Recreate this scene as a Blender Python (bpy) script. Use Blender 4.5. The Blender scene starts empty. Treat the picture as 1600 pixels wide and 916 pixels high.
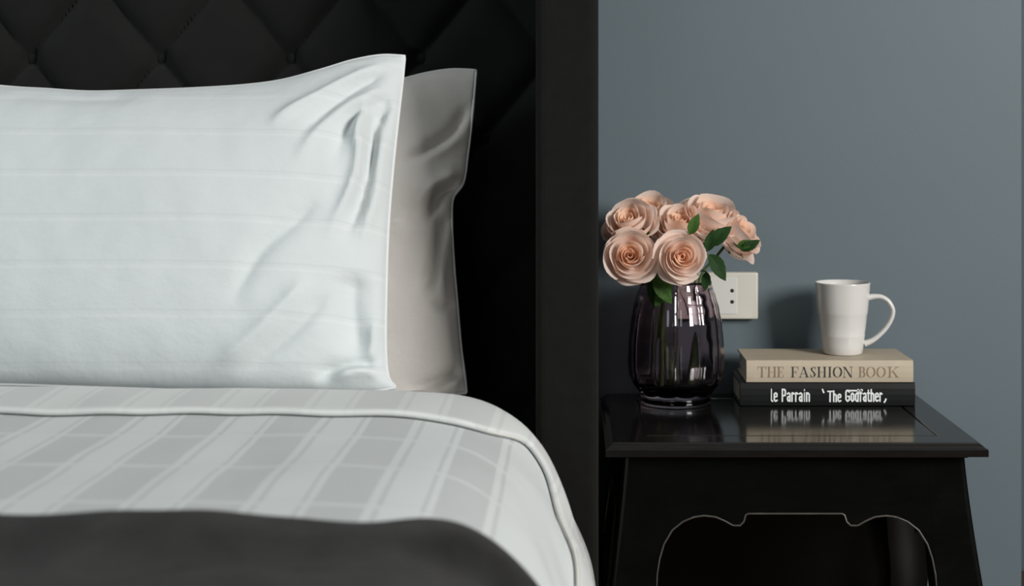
import bpy, math, random
from mathutils import Vector, Matrix, noise

random.seed(7)
sc = bpy.context.scene
COL = sc.collection
PI = math.pi

# ------------------------------------------------------------------ camera
F = 2350.0            # focal length in pixels of the 1600 x 916 frame
CX, CY = 900.0, 215.0  # where the optical axis meets the frame (the photo is a crop)
EYE = 0.95
cam_data = bpy.data.cameras.new('camera')
cam = bpy.data.objects.new('camera', cam_data)
COL.objects.link(cam)
cam.location = (0, 0, EYE)
cam.rotation_euler = (PI / 2, 0, 0)
cam_data.sensor_width = 36.0
cam_data.lens = F * 36.0 / 1600.0
cam_data.shift_x = (800 - CX) / 1600.0
cam_data.shift_y = (CY - 458) / 1600.0
cam_data.clip_start = 0.02
cam_data.dof.use_dof = True
cam_data.dof.focus_distance = 2.0
cam_data.dof.aperture_fstop = 4.5
sc.camera = cam

# ------------------------------------------------------------------ world, light, exposure
w = bpy.data.worlds.new('world')
w.use_nodes = True
w.node_tree.nodes['Background'].inputs[0].default_value = (0.75, 0.85, 1.0, 1)
w.node_tree.nodes['Background'].inputs[1].default_value = 0.3
sc.world = w

def area(name, loc, target, sx, sy, watts, color):
    d = bpy.data.lights.new(name, 'AREA')
    d.shape = 'RECTANGLE'
    d.size, d.size_y = sx, sy
    d.energy = watts
    d.color = color
    o = bpy.data.objects.new(name, d)
    COL.objects.link(o)
    o.location = loc
    o.rotation_euler = (Vector(target) - Vector(loc)).to_track_quat('-Z', 'Y').to_euler()
    return o

# daylight through the window in the left wall
area('daylight_left_window', (-2.02, 0.72, 2.10), (-0.35, 1.9, 0.85), 0.8, 0.8, 16, (0.90, 0.97, 0.98))
# added frontal fill, set in an invented window behind the camera, to the left
area('added_front_fill', (-1.35, -2.42, 2.0), (-0.4, 2.0, 0.9), 1.2, 1.0, 16, (0.90, 0.97, 0.98))
# daylight through the window in the right wall
area('daylight_right_window', (2.42, -0.40, 1.80), (0.2, 2.2, 0.85), 1.1, 1.1, 162, (1.0, 0.98, 0.95))

sc.view_settings.view_transform = 'Standard'
sc.view_settings.look = 'None'
sc.view_settings.gamma = 1.0
sc.view_settings.use_curve_mapping = False
sc.view_settings.exposure = -0.2

# ------------------------------------------------------------------ helpers
def at(px, py, y):
    """the point at depth y that the photo shows at (px, py)"""
    return Vector(((px - CX) / F * y, y, EYE - (py - CY) / F * y))

def put(o, parent=None, smooth=True):
    COL.objects.link(o)
    if parent is not None:
        o.parent = parent
    return o

def mesh(name, verts, faces, mat, parent=None, smooth=True, uv=None):
    me = bpy.data.meshes.new(name)
    me.from_pydata([tuple(v) for v in verts], [], faces)
    me.validate()
    if mat is not None:
        me.materials.append(mat)
    if smooth:
        me.polygons.foreach_set('use_smooth', [True] * len(me.polygons))
    if uv is not None:
        layer = me.uv_layers.new(name='UVMap')
        for l in me.loops:
            layer.data[l.index].uv = uv[l.vertex_index]
    me.update()
    return put(bpy.data.objects.new(name, me), parent)

def bevel(o, width, seg=2, angle=40):
    m = o.modifiers.new('bevel', 'BEVEL')
    m.width = width
    m.segments = seg
    m.limit_method = 'ANGLE'
    m.angle_limit = math.radians(angle)
    m.harden_normals = False
    return o

def box_vf(x0, x1, y0, y1, z0, z1):
    v = [(x0, y0, z0), (x1, y0, z0), (x1, y1, z0), (x0, y1, z0),
         (x0, y0, z1), (x1, y0, z1), (x1, y1, z1), (x0, y1, z1)]
    f = [(0, 3, 2, 1), (4, 5, 6, 7), (0, 1, 5, 4), (1, 2, 6, 5), (2, 3, 7, 6), (3, 0, 4, 7)]
    return v, f

def boxes(name, lst, mat, parent=None):
    V, Fc = [], []
    for b in lst:
        v, f = box_vf(*b)
        n = len(V)
        V += v
        Fc += [tuple(i + n for i in q) for q in f]
    return mesh(name, V, Fc, mat, parent, smooth=False)

def thing(name, label, cat, loc=(0, 0, 0), group=None):
    o = bpy.data.objects.new(name, None)
    o.empty_display_size = 0.02
    o.location = loc
    COL.objects.link(o)
    return tag(o, label, cat, group)

def tag(o, label, cat, group=None):
    o['label'] = label
    o['category'] = cat
    if group:
        o['group'] = group
    return o

def struct(o):
    o['kind'] = 'structure'
    return o

def grid_faces(nu, nv, close_u=False, flip=False, off=0):
    """vertices are stored row by row: index = j*nu + i"""
    f = []
    for j in range(nv - 1):
        for i in range(nu if close_u else nu - 1):
            a, b = j * nu + i, j * nu + (i + 1) % nu
            c, d = b + nu, a + nu
            q = (a, b, c, d)
            f.append(tuple(off + k for k in (q[::-1] if flip else q)))
    return f

def lathe(prof, n):
    V = []
    for r, z in prof:
        for i in range(n):
            a = 2 * PI * i / n
            V.append((r * math.cos(a), r * math.sin(a), z))
    return V, grid_faces(n, len(prof), True)

def catmull(pts, n):
    pts = [Vector(p) for p in pts]
    P = [2 * pts[0] - pts[1]] + pts + [2 * pts[-1] - pts[-2]]
    out = []
    for i in range(1, len(P) - 2):
        p0, p1, p2, p3 = P[i - 1], P[i], P[i + 1], P[i + 2]
        for k in range(n):
            t = k / n
            out.append(0.5 * (2 * p1 + (p2 - p0) * t + (2 * p0 - 5 * p1 + 4 * p2 - p3) * t * t + (3 * p1 - p0 - 3 * p2 + p3) * t ** 3))
    out.append(P[-2])
    return out

def resample(pts, n):
    L = [0.0]
    for a, b in zip(pts, pts[1:]):
        L.append(L[-1] + (b - a).length)
    out, k = [], 0
    for i in range(n):
        s = L[-1] * i / (n - 1)
        while k < len(L) - 2 and L[k + 1] < s:
            k += 1
        t = (s - L[k]) / max(1e-9, L[k + 1] - L[k])
        out.append(pts[k].lerp(pts[k + 1], min(1, max(0, t))))
    return out

def tube(path, radius, n=10, caps=True):
    """tube along path; radius a number, or a function of 0..1 giving (rx, ry)"""
    V, Fc = [], []
    up = Vector((0.13, 0.97, 0.2)).normalized()
    m = len(path)
    for j, p in enumerate(path):
        t = (path[min(j + 1, m - 1)] - path[max(j - 1, 0)]).normalized()
        side = t.cross(up)
        if side.length < 1e-4:
            side = t.cross(Vector((1, 0, 0)))
        side.normalize()
        u2 = side.cross(t).normalized()
        r = radius(j / (m - 1)) if callable(radius) else (radius, radius)
        for i in range(n):
            a = 2 * PI * i / n
            V.append(p + side * (r[0] * math.cos(a)) + u2 * (r[1] * math.sin(a)))
    Fc = grid_faces(n, m, True)
    if caps:
        Fc.append(tuple(range(n))[::-1])
        Fc.append(tuple((m - 1) * n + i for i in range(n)))
    return V, Fc

def sm(a, b, x):
    t = min(1, max(0, (x - a) / (b - a)))
    return t * t * (3 - 2 * t)

# ------------------------------------------------------------------ materials
class NT:
    def __init__(self, name):
        self.m = bpy.data.materials.new(name)
        self.m.use_nodes = True
        self.t = self.m.node_tree
        self.b = self.t.nodes['Principled BSDF']
        self.out = self.t.nodes['Material Output']
    def n(self, kind, **kw):
        x = self.t.nodes.new(kind)
        for k, v in kw.items():
            setattr(x, k, v)
        return x
    def link(self, a, b):
        self.t.links.new(a, b)
    def val(self, x, i, v):
        if hasattr(v, 'is_output'):
            self.link(v, x.inputs[i])
        else:
            x.inputs[i].default_value = v
    def math(self, op, a, b=0.0, clamp=False):
        x = self.n('ShaderNodeMath', operation=op, use_clamp=clamp)
        self.val(x, 0, a)
        self.val(x, 1, b)
        return x.outputs[0]
    def mix(self, fac, a, b):
        x = self.n('ShaderNodeMix', data_type='RGBA')
        self.val(x, 0, fac)
        self.val(x, 6, a)
        self.val(x, 7, b)
        return x.outputs[2]
    def noise(self, scale, detail=4, rough=0.5, coord='Object', stretch=None):
        tc = self.n('ShaderNodeTexCoord')
        src = tc.outputs[coord]
        if stretch:
            mp = self.n('ShaderNodeMapping')
            mp.inputs['Scale'].default_value = stretch
            self.link(src, mp.inputs[0])
            src = mp.outputs[0]
        x = self.n('ShaderNodeTexNoise')
        x.inputs['Scale'].default_value = scale
        x.inputs['Detail'].default_value = detail
        x.inputs['Roughness'].default_value = rough
        self.link(src, x.inputs['Vector'])
        return x.outputs['Fac']
    def ramp(self, fac, stops):
        x = self.n('ShaderNodeValToRGB')
        e = x.color_ramp.elements
        e[0].position, e[0].color = stops[0][0], (*stops[0][1], 1)
        e[1].position, e[1].color = stops[-1][0], (*stops[-1][1], 1)
        for p, c in stops[1:-1]:
            k = e.new(p)
            k.color = (*c, 1)
        self.link(fac, x.inputs[0])
        return x.outputs[0]
    def bump(self, height, strength, dist):
        x = self.n('ShaderNodeBump')
        x.inputs['Strength'].default_value = strength
        x.inputs['Distance'].default_value = dist
        self.link(height, x.inputs['Height'])
        self.link(x.outputs[0], self.b.inputs['Normal'])
    def set(self, **kw):
        for k, v in kw.items():
            self.val(self.b, k.replace('_', ' '), v)
        return self

def rgb(r, g, b):
    return (r, g, b, 1.0)

def plain(name, c, rough=0.5, var=0.0, scale=20, **kw):
    t = NT(name)
    if var:
        f = t.noise(scale)
        lo = tuple(x * (1 - var) for x in c)
        hi = tuple(min(1, x * (1 + var)) for x in c)
        t.link(t.ramp(f, [(0.3, lo), (0.7, hi)]), t.b.inputs['Base Color'])
    else:
        t.set(Base_Color=rgb(*c))
    t.set(Roughness=rough)
    for k, v in kw.items():
        t.val(t.b, k.replace('_', ' '), v)
    return t

def weave(t, scale, strength):
    """woven cloth relief"""
    f = t.noise(scale, 2, 0.6)
    t.bump(f, strength, 0.001)

M = {}
t = plain('blue_grey_paint', (0.096, 0.129, 0.148), 0.62, 0.03, 3); t.bump(t.noise(160, 3), 0.06, 0.002); M['wall'] = t.m
t = plain('warm_white_paint', (0.62, 0.56, 0.48), 0.8, 0.02, 3); M['white_wall'] = t.m
t = plain('ceiling_paint', (0.50, 0.49, 0.47), 0.85); M['ceiling'] = t.m
t = NT('oak_floor')
tn = t.noise(6, 6, 0.6, stretch=(1, 9, 1))
t.link(t.ramp(tn, [(0.3, (0.06, 0.035, 0.022)), (0.7, (0.11, 0.065, 0.04))]), t.b.inputs['Base Color']); t.set(Roughness=0.4); M['floor'] = t.m
M['white_trim'] = plain('white_trim_paint', (0.75, 0.74, 0.72), 0.4).m

t = plain('charcoal_upholstery', (0.0052, 0.0052, 0.0047), 0.9, 0.15, 60)
t.set(Sheen_Weight=0.05, Sheen_Roughness=0.5, Specular_IOR_Level=0.15); weave(t, 1400, 0.35); M['upholstery'] = t.m
t = plain('black_tufted_cloth', (0.0055, 0.0060, 0.0055), 0.85, 0.12, 50)
t.set(Sheen_Weight=0.08, Sheen_Roughness=0.5, Specular_IOR_Level=0.2); weave(t, 1400, 0.35); M['tufted'] = t.m
M['mattress'] = plain('mattress_ticking', (0.6, 0.59, 0.56), 0.8, 0.05, 30).m

# white cotton with faint satin stripes (uv: v = height in metres)
def cotton(name, c, c2, period, phase, dark=0.3):
    t = NT(name)
    uv = t.n('ShaderNodeTexCoord')
    sep = t.n('ShaderNodeSeparateXYZ')
    t.link(uv.outputs['UV'], sep.inputs[0])
    f = t.math('FRACT', t.math('ADD', t.math('DIVIDE', sep.outputs[1], period), phase))
    l1 = t.math('LESS_THAN', f, 0.07)
    l2 = t.math('MULTIPLY', t.math('GREATER_THAN', f, 0.14), t.math('LESS_THAN', f, 0.18))
    base = t.mix(t.math('MULTIPLY', l1, 0.6), rgb(*c), rgb(*c2))
    t.link(t.mix(t.math('MULTIPLY', l2, dark), base, rgb(*[x * 0.84 for x in c])), t.b.inputs['Base Color'])
    t.set(Roughness=0.75, Sheen_Weight=0.15, Specular_IOR_Level=0.25)
    f1 = t.noise(26, 4, 0.55, coord='UV', stretch=(1, 1.6, 1))
    f2 = t.noise(1600, 1, 0.5, coord='UV')
    t.bump(t.math('ADD', f1, t.math('MULTIPLY', f2, 0.03)), 0.35, 0.006)
    return t.m
M['pillow'] = cotton('white_striped_cotton', (0.555, 0.595, 0.60), (0.595, 0.63, 0.635), 0.0525, 0.25)
M['pillow_back'] = cotton('ivory_cotton', (0.62, 0.595, 0.565), (0.64, 0.615, 0.585), 0.21, 0.1, 0.0)
M['piping'] = plain('white_piping', (0.64, 0.66, 0.66), 0.7).m

# duvet: woven stripes along the bed, thin cross lines; uv in metres (u across, v along the bed)
def duvet_cloth(name, grey, white, line_w, k, edge=9.0):
    t = NT(name)
    uv = t.n('ShaderNodeTexCoord')
    sep = t.n('ShaderNodeSeparateXYZ')
    t.link(uv.outputs['UV'], sep.inputs[0])
    per = 0.0985
    f = t.math('FRACT', t.math('DIVIDE', t.math('ADD', sep.outputs[0], 10 * per + 0.1175), per))
    def band(a, b):
        return t.math('MULTIPLY', t.math('GREATER_THAN', f, a), t.math('LESS_THAN', f, b))
    g = t.math('ADD', band(0.0, 0.455), t.math('MULTIPLY', t.math('ADD', band(0.53, 0.58), band(0.90, 0.94)), 0.8))
    g = t.math('MULTIPLY', g, t.math('LESS_THAN', sep.outputs[0], edge))   # plain border along the side
    pv = 0.139
    fv = t.math('FRACT', t.math('DIVIDE', t.math('ADD', sep.outputs[1], 10 * pv - 1.504 + 0.006), pv))
    wl = t.math('LESS_THAN', fv, line_w)
    wl2 = t.math('MULTIPLY', t.math('GREATER_THAN', fv, line_w * 1.5), t.math('LESS_THAN', fv, line_w * 1.9))
    rib = t.math('MULTIPLY', t.math('SINE', t.math('MULTIPLY', sep.outputs[1], 900.0)), 0.08)
    g2 = t.math('MULTIPLY', g, t.math('SUBTRACT', 1.0, t.math('MULTIPLY', wl, 0.7)))
    g2 = t.math('ADD', t.math('MULTIPLY', t.math('ADD', g2, t.math('MULTIPLY', rib, g2)), k), t.math('MULTIPLY', wl2, 0.18), clamp=True)
    t.link(t.mix(g2, rgb(*white), rgb(*grey)), t.b.inputs['Base Color'])
    t.set(Roughness=0.75, Sheen_Weight=0.12, Specular_IOR_Level=0.25)
    f1 = t.noise(14, 4, 0.55, coord='UV')
    f2 = t.noise(1500, 1, 0.5, coord='UV')
    t.bump(t.math('ADD', f1, t.math('MULTIPLY', f2, 0.03)), 0.22, 0.006)
    return t.m
M['duvet'] = duvet_cloth('striped_duvet_cotton', (0.43, 0.45, 0.455), (0.54, 0.57, 0.572), 0.085, 1.0, -0.03)
M['duvet_hem'] = duvet_cloth('striped_duvet_hem', (0.475, 0.485, 0.483), (0.555, 0.575, 0.568), 0.085, 0.75)
M['hem_cord'] = plain('cream_hem', (0.66, 0.64, 0.59), 0.7).m
t = NT('charcoal_plush')
n1 = t.noise(28, 5, 0.6)
t.link(t.ramp(n1, [(0.3, (0.007, 0.007, 0.007)), (0.7, (0.018, 0.0178, 0.0175))]), t.b.inputs['Base Color'])
t.set(Roughness=0.95, Sheen_Weight=0.10, Sheen_Roughness=0.4, Specular_IOR_Level=0.1)
t.bump(t.noise(420, 4, 0.7), 0.7, 0.004); M['plush'] = t.m

t = NT('black_lacquer')
n1 = t.noise(30, 4, 0.6, stretch=(1, 6, 6))
t.link(t.ramp(n1, [(0.3, (0.0045, 0.0045, 0.0042)), (0.7, (0.0075, 0.007, 0.0065))]), t.b.inputs['Base Color'])
t.link(t.ramp(t.noise(14, 3), [(0.3, (0.10,) * 3), (0.7, (0.16,) * 3)]), t.b.inputs['Roughness'])
t.set(Specular_IOR_Level=0.5); M['lacquer'] = t.m
t = NT('black_lacquer_frame')
n1 = t.noise(30, 4, 0.6, stretch=(1, 6, 6))
t.link(t.ramp(n1, [(0.3, (0.0016, 0.0018, 0.0015)), (0.7, (0.0026, 0.0026, 0.0023))]), t.b.inputs['Base Color'])
t.link(t.ramp(t.noise(25, 3), [(0.3, (0.17,) * 3), (0.7, (0.23,) * 3)]), t.b.inputs['Roughness'])
t.set(Specular_IOR_Level=0.22); M['lacquer_matt'] = t.m
M['worn_edge'] = plain('worn_lacquer_edge', (0.05, 0.044, 0.037), 0.35, 0.3, 40).m

t = NT('purple_glass')
t.set(Base_Color=rgb(0.64, 0.535, 0.575), Roughness=0.02, IOR=1.48, Transmission_Weight=1.0); M['glass'] = t.m
t = plain('white_porcelain', (0.62, 0.605, 0.58), 0.22); t.set(Coat_Weight=0.3); M['mug'] = t.m
M['plate'] = plain('ivory_switch_plastic', (0.58, 0.565, 0.50), 0.35).m
M['module'] = plain('white_socket_plastic', (0.61, 0.61, 0.575), 0.35).m
M['hole'] = plain('socket_hole_black', (0.004, 0.004, 0.004), 0.6).m

def petal_mat(name, c, c2, sheen=0.6):
    t = NT(name)
    f = t.noise(9, 3, 0.5)
    col = t.ramp(f, [(0.3, c), (0.7, c2)])
    t.link(col, t.b.inputs['Base Color'])
    t.set(Roughness=0.6, Specular_IOR_Level=0.2, Sheen_Weight=sheen, Sheen_Roughness=0.35, Sheen_Tint=rgb(1.0, 0.88, 0.80))
    tr = t.n('ShaderNodeBsdfTranslucent')
    t.link(col, tr.inputs[0])
    mx = t.n('ShaderNodeMixShader')
    mx.inputs[0].default_value = 0.45
    t.link(t.b.outputs[0], mx.inputs[1])
    t.link(tr.outputs[0], mx.inputs[2])
    t.link(mx.outputs[0], t.out.inputs[0])
    return t.m
M['petal_out'] = petal_mat('blush_petal', (0.97, 0.79, 0.69), (0.98, 0.84, 0.76))
M['petal_mid'] = petal_mat('pink_peach_petal', (0.97, 0.75, 0.62), (0.97, 0.80, 0.69))
M['petal_in'] = petal_mat('peach_heart_petal', (0.97, 0.70, 0.53), (0.97, 0.75, 0.60))
M['leaf'] = petal_mat('dark_green_leaf', (0.018, 0.055, 0.014), (0.030, 0.085, 0.020), 0.0)
M['leaf_light'] = petal_mat('fresh_green_leaf', (0.05, 0.13, 0.025), (0.09, 0.19, 0.04), 0.0)
M['stem'] = plain('green_stem', (0.07, 0.11, 0.04), 0.5, 0.2, 60).m

M['beige_cover'] = plain('beige_book_cloth', (0.45, 0.38, 0.285), 0.6, 0.04, 40).m
M['black_cover'] = plain('black_book_cover', (0.007, 0.008, 0.008), 0.42, 0.1, 40, Specular_IOR_Level=0.25).m
t = NT('book_pages')
n1 = t.noise(1.0, 2, 0.5, stretch=(8, 8, 900))
t.link(t.ramp(n1, [(0.35, (0.42, 0.38, 0.31)), (0.65, (0.62, 0.58, 0.5))]), t.b.inputs['Base Color']); t.set(Roughness=0.9); M['pages'] = t.m
M['ink_brown'] = plain('brown_ink', (0.22, 0.15, 0.09), 0.6).m
M['ink_black'] = plain('black_ink', (0.022, 0.017, 0.013), 0.6).m
M['ink_white'] = plain('white_ink', (0.72, 0.74, 0.73), 0.6).m

# ------------------------------------------------------------------ the room
WALL = 2.30
XL, XR, YF = -2.05, 2.40, -2.4
CEIL = 2.65
struct(boxes('floor', [(XL - 0.2, XR + 0.2, YF - 0.2, WALL + 1.4, -0.05, 0)], M['floor']))
struct(boxes('ceiling', [(XL - 0.2, XR + 0.2, YF - 0.2, WALL + 1.4, CEIL, CEIL + 0.05)], M['ceiling']))
CORNER = 0.681
struct(boxes('wall_back', [(XL - 0.2, CORNER, WALL, WALL + 0.12, 0, CEIL)], M['wall']))
struct(boxes('wall_passage', [(CORNER - 0.4, XR + 0.2, WALL + 1.0, WALL + 1.1, 0, CEIL)], M['wall']))
def wall_with_hole(name, xa, xb, ya, yb, za, zb, yend):
    struct(boxes(name, [(xa, xb, YF, ya, 0, CEIL), (xa, xb, yb, yend, 0, CEIL), (xa, xb, ya, yb, 0, za), (xa, xb, ya, yb, zb, CEIL)], M['wall']))
def window_frame(name, xa, xb, ya, yb, za, zb):
    struct(boxes(name, [(xa, xb, ya - 0.05, ya, za - 0.05, zb + 0.05), (xa, xb, yb, yb + 0.05, za - 0.05, zb + 0.05),
                        (xa, xb, ya, yb, za - 0.05, za), (xa, xb, ya, yb, zb, zb + 0.05)], M['white_trim']))
wall_with_hole('wall_left', XL - 0.12, XL, 0.2, 1.2, 1.6, 2.58, WALL)
window_frame('window_1', XL, XL + 0.02, 0.2, 1.2, 1.6, 2.58)
wall_with_hole('wall_right', XR, XR + 0.12, -1.05, 0.25, 1.15, 2.45, WALL + 1.0)
window_frame('window_2', XR - 0.02, XR, -1.05, 0.25, 1.15, 2.45)
struct(boxes('wall_front', [(XL - 0.12, -2.0, YF - 0.12, YF, 0, CEIL), (-0.7, XR + 0.12, YF - 0.12, YF, 0, CEIL),
                            (-2.0, -0.7, YF - 0.12, YF, 0, 1.45), (-2.0, -0.7, YF - 0.12, YF, 2.55, CEIL)], M['wall']))
struct(boxes('added_fill_window', [(-2.04, -1.99, YF, YF + 0.02, 1.40, 2.6), (-0.71, -0.65, YF, YF + 0.02, 1.40, 2.6),
                          (-1.99, -0.71, YF, YF + 0.02, 1.40, 1.46), (-1.99, -0.71, YF, YF + 0.02, 2.54, 2.6)], M['white_trim']))  # frame of the unseen window added for the frontal fill light
struct(boxes('baseboard_back', [(XL, CORNER, WALL - 0.014, WALL, 0, 0.09)], M['white_trim']))

# ------------------------------------------------------------------ bed
WX0, WX1 = -0.050, 0.0280     # right wing, inner and outer face
WY = 1.862                      # front of the wings
HB_X0 = -1.80
HB_TOP = 1.76
bed = thing('bed', 'upholstered bed with black diamond-tufted headboard and tall charcoal side wing', 'bed', (-0.9, 1.2, 0))
def inbed(o):
    o.parent = bed
    o.matrix_parent_inverse = Matrix.Translation(-Vector(bed.location))
    return o
# tufted panel (height field), a back board behind it
TX, TZ = 0.19, 0.1165         # tuft pitch
BX, BZ = -0.1333, 0.95        # one of the buttons
def tuft(x, z):
    a = (x - BX) / TX + (z - BZ) / (2 * TZ)
    b = (x - BX) / TX - (z - BZ) / (2 * TZ)
    sa, sb = abs(math.sin(PI * a)), abs(math.sin(PI * b))
    h = 0.024 * (1 - (1 - sa) ** 2.6) ** 0.75 * (1 - (1 - sb) ** 2.6) ** 0.75
    da, db = a - round(a), b - round(b)
    pit = math.exp(-(da * da + db * db) / 0.006)
    return h - 0.014 * pit
nx, nz = 360, 230
x0, x1, z0, z1 = HB_X0 + 0.02, WX0 + 0.004, 0.25, HB_TOP - 0.03
V, UV = [], []
for j in range(nz):
    z = z0 + (z1 - z0) * j / (nz - 1)
    for i in range(nx):
        x = x0 + (x1 - x0) * i / (nx - 1)
        V.append((x, 2.205 - tuft(x, z) + 0.001 * noise.noise((x * 14, z * 14, 0)), z))
hb = inbed(mesh('tufted_panel', V, grid_faces(nx, nz), M['tufted']))
inbed(bevel(boxes('headboard_back', [(HB_X0, WX1 - 0.005, 2.215, 2.292, 0.02, HB_TOP)], M['upholstery']), 0.01))
bt = None
for r in range(-4, 8):
    for c in range(-10, 2):
        x = BX + c * TX + (TX / 2 if r % 2 else 0)
        z = BZ + r * TZ
        if not (HB_X0 + 0.06 < x < WX0 - 0.02 and 0.55 < z < HB_TOP - 0.06):
            continue
        if bt is None:
            v, f = lathe([(0.0001, 0.0055), (0.005, 0.005), (0.009, 0.0028), (0.0105, 0.0), (0.009, -0.003)], 14)
            bt = mesh('button', v, f, M['tufted'])
            o = bt
        else:
            o = bt.copy()
            COL.objects.link(o)
        o.location = (x, 2.214, z)
        o.rotation_euler = (PI / 2, 0, 0)
        inbed(o)
def wing(xa, xb, name, mat):
    return inbed(bevel(boxes(name, [(xa, xb, WY, 2.21, 0.02, HB_TOP + 0.005)], mat), 0.012, 4))
wing(WX0, WX1, 'side_wing', M['upholstery'])
wing(HB_X0 - 0.035, HB_X0 + 0.05, 'side_wing', M['upholstery'])
inbed(bevel(boxes('bed_base', [(-1.66, -0.16, 0.12, 2.20, 0.06, 0.36)], M['upholstery']), 0.012, 3))
inbed(bevel(boxes('mattress', [(-1.65, -0.155, 0.14, 2.16, 0.362, 0.612)], M['mattress']), 0.05, 5))
for fx in (-1.6, -0.22):
    for fy in (0.2, 2.1):
        inbed(boxes('foot', [(fx - 0.03, fx + 0.03, fy - 0.03, fy + 0.03, 0, 0.062)], M['lacquer_matt']))

# ---- duvet
MIDX = -0.86
right = [(-0.30, 0.652), (-0.20, 0.6505), (-0.124, 0.643), (-0.079, 0.623), (-0.045, 0.589), (-0.022, 0.541),
         (-0.001, 0.476), (0.010, 0.428), (0.016, 0.37), (0.019, 0.29)]
rp = [Vector((MIDX, 0.654, 0)), Vector((-0.6, 0.654, 0)), Vector((-0.45, 0.653, 0))] + [Vector((a, b, 0)) for a, b in right]
half = resample(catmull(rp, 14), 170)
prof, arc = [], []
L = MIDX
for k, p in enumerate(half):
    if k:
        L += (p - half[k - 1]).length
    prof.append((p.x, p.y))
    arc.append(L)
lp = [(2 * MIDX - x, z) for x, z in prof[:0:-1]]
la = [2 * MIDX - a for a in arc[:0:-1]]
prof, arc = lp + prof, la + arc
NP = len(prof)
# normals of the profile, pointing up / outward
nrm = []
for k in range(NP):
    a, b = prof[max(0, k - 1)], prof[min(NP - 1, k + 1)]
    d = Vector((b[0] - a[0], 0, b[1] - a[1])).normalized()
    nrm.append(Vector((-d.z, 0, d.x)))
def drop(k):
    return max(0.0, 0.650 - prof[k][1])
def duvet_pt(k, y, off=0.0):
    x, z = prof[k]
    d = drop(k)
    h = 0.0035 * noise.noise((x * 5, y * 5, 1.7)) + 0.0022 * noise.noise((x * 15, y * 11, 5))
    # soft vertical pleats where it hangs
    pl = sm(0.04, 0.22, d)
    h += pl * (0.007 * math.sin(y * 24 + 0.8 + 5 * d) + 0.004 * math.sin(y * 51 + 2))
    h -= 0.020 * sm(1.70, 1.80, y) * (1 - pl)
    return Vector((x, y, z)) + nrm[k] * (h + off)
ys = [0.10 + (1.80 - 0.10) * j / 150 for j in range(151)]
V, UV = [], []
for y in ys:
    for k in range(NP):
        V.append(duvet_pt(k, y))
        UV.append((arc[k], y))
duvet = mesh('duvet', V, grid_faces(NP, len(ys)), M['duvet'], uv=UV)
tag(duvet, 'white and grey striped duvet covering the bed, top edge folded back', 'duvet')
md = duvet.modifiers.new('thickness', 'SOLIDIFY'); md.thickness = 0.012; md.offset = -1
# ---- folded-back top edge, a second layer with a cream rim
def yfold(k):
    d = drop(k)
    return 1.60 + 0.085 * sm(0.004, 0.05, d) - 0.17 * sm(0.07, 0.20, d) + 0.006 * noise.noise((prof[k][0] * 9, 3.3, 0))
rows = []
for a in range(7):
    th = PI * a / 6
    rows.append(('roll', th))
rows += [('flat', s / 14) for s in range(1, 15)]
V, UV = [], []
for kind, s in rows:
    for k in range(NP):
        yf = yfold(k)
        if kind == 'roll':
            off = 0.0052 - 0.004 * math.cos(s)
            y = yf - 0.005 * math.sin(s)
        else:
            off = 0.0092 + 0.0035 * math.sin(PI * s)
            y = yf + (1.795 - yf) * s
        V.append(duvet_pt(k, y, off))
        UV.append((arc[k] + 0.021, 3.24 - y))
hem = mesh('folded_edge', V, grid_faces(NP, len(rows)), M['duvet_hem'], duvet, uv=UV)
md = hem.modifiers.new('thickness', 'SOLIDIFY'); md.thickness = 0.004; md.offset = -1
path = [duvet_pt(k, yfold(k) - 0.0025, 0.0048) for k in range(150, NP)]
v, f = tube(path, 0.0017, 8)
mesh('hem_cord', v, f, M['hem_cord'], duvet)

# ---- throw blanket at the foot
V, UV = [], []
ks = [k for k in range(NP) if drop(k) < 0.30]
rows = []
YB = 1.105
for a in range(9):
    rows.append((PI * a / 8, None))
for s in range(1, 70):
    rows.append((None, s / 69))
for th, s in rows:
    for k in ks:
        x = prof[k][0]
        yb = YB + 0.06 * sm(-0.16, -0.07, x) + 0.004 * noise.noise((x * 7.5, 0.4, 0)) + 0.006 * noise.noise((x * 19, 1.4, 0))
        if th is not None:
            off = 0.012 - 0.011 * math.cos(th) + 0.005 * noise.noise((x * 13, 7.7, 2)) * (th / PI)
            y = yb + 0.011 * math.sin(th)
        else:
            y = yb - (YB - 0.16) * s
            t0 = yb - y
            off = 0.023 - 0.012 * sm(0.015, 0.07, t0) + 0.012 * sm(0.10, 0.16, t0)
            off += 0.005 * noise.noise((x * 13, 7.7, 2)) * (1 - sm(0.03, 0.09, t0))
            off += 0.004 * noise.noise((x * 16, y * 16, 2)) * sm(0, 0.05, t0) + 0.002 * noise.noise((x * 50, y * 50, 4))
        V.append(duvet_pt(k, y, off))
        UV.append((arc[k], y))
blanket = mesh('throw_blanket', V, grid_faces(len(ks), len(rows), flip=True), M['plush'], uv=UV)
tag(blanket, 'charcoal plush throw blanket spread over the duvet at the foot of the bed', 'blanket')

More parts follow.
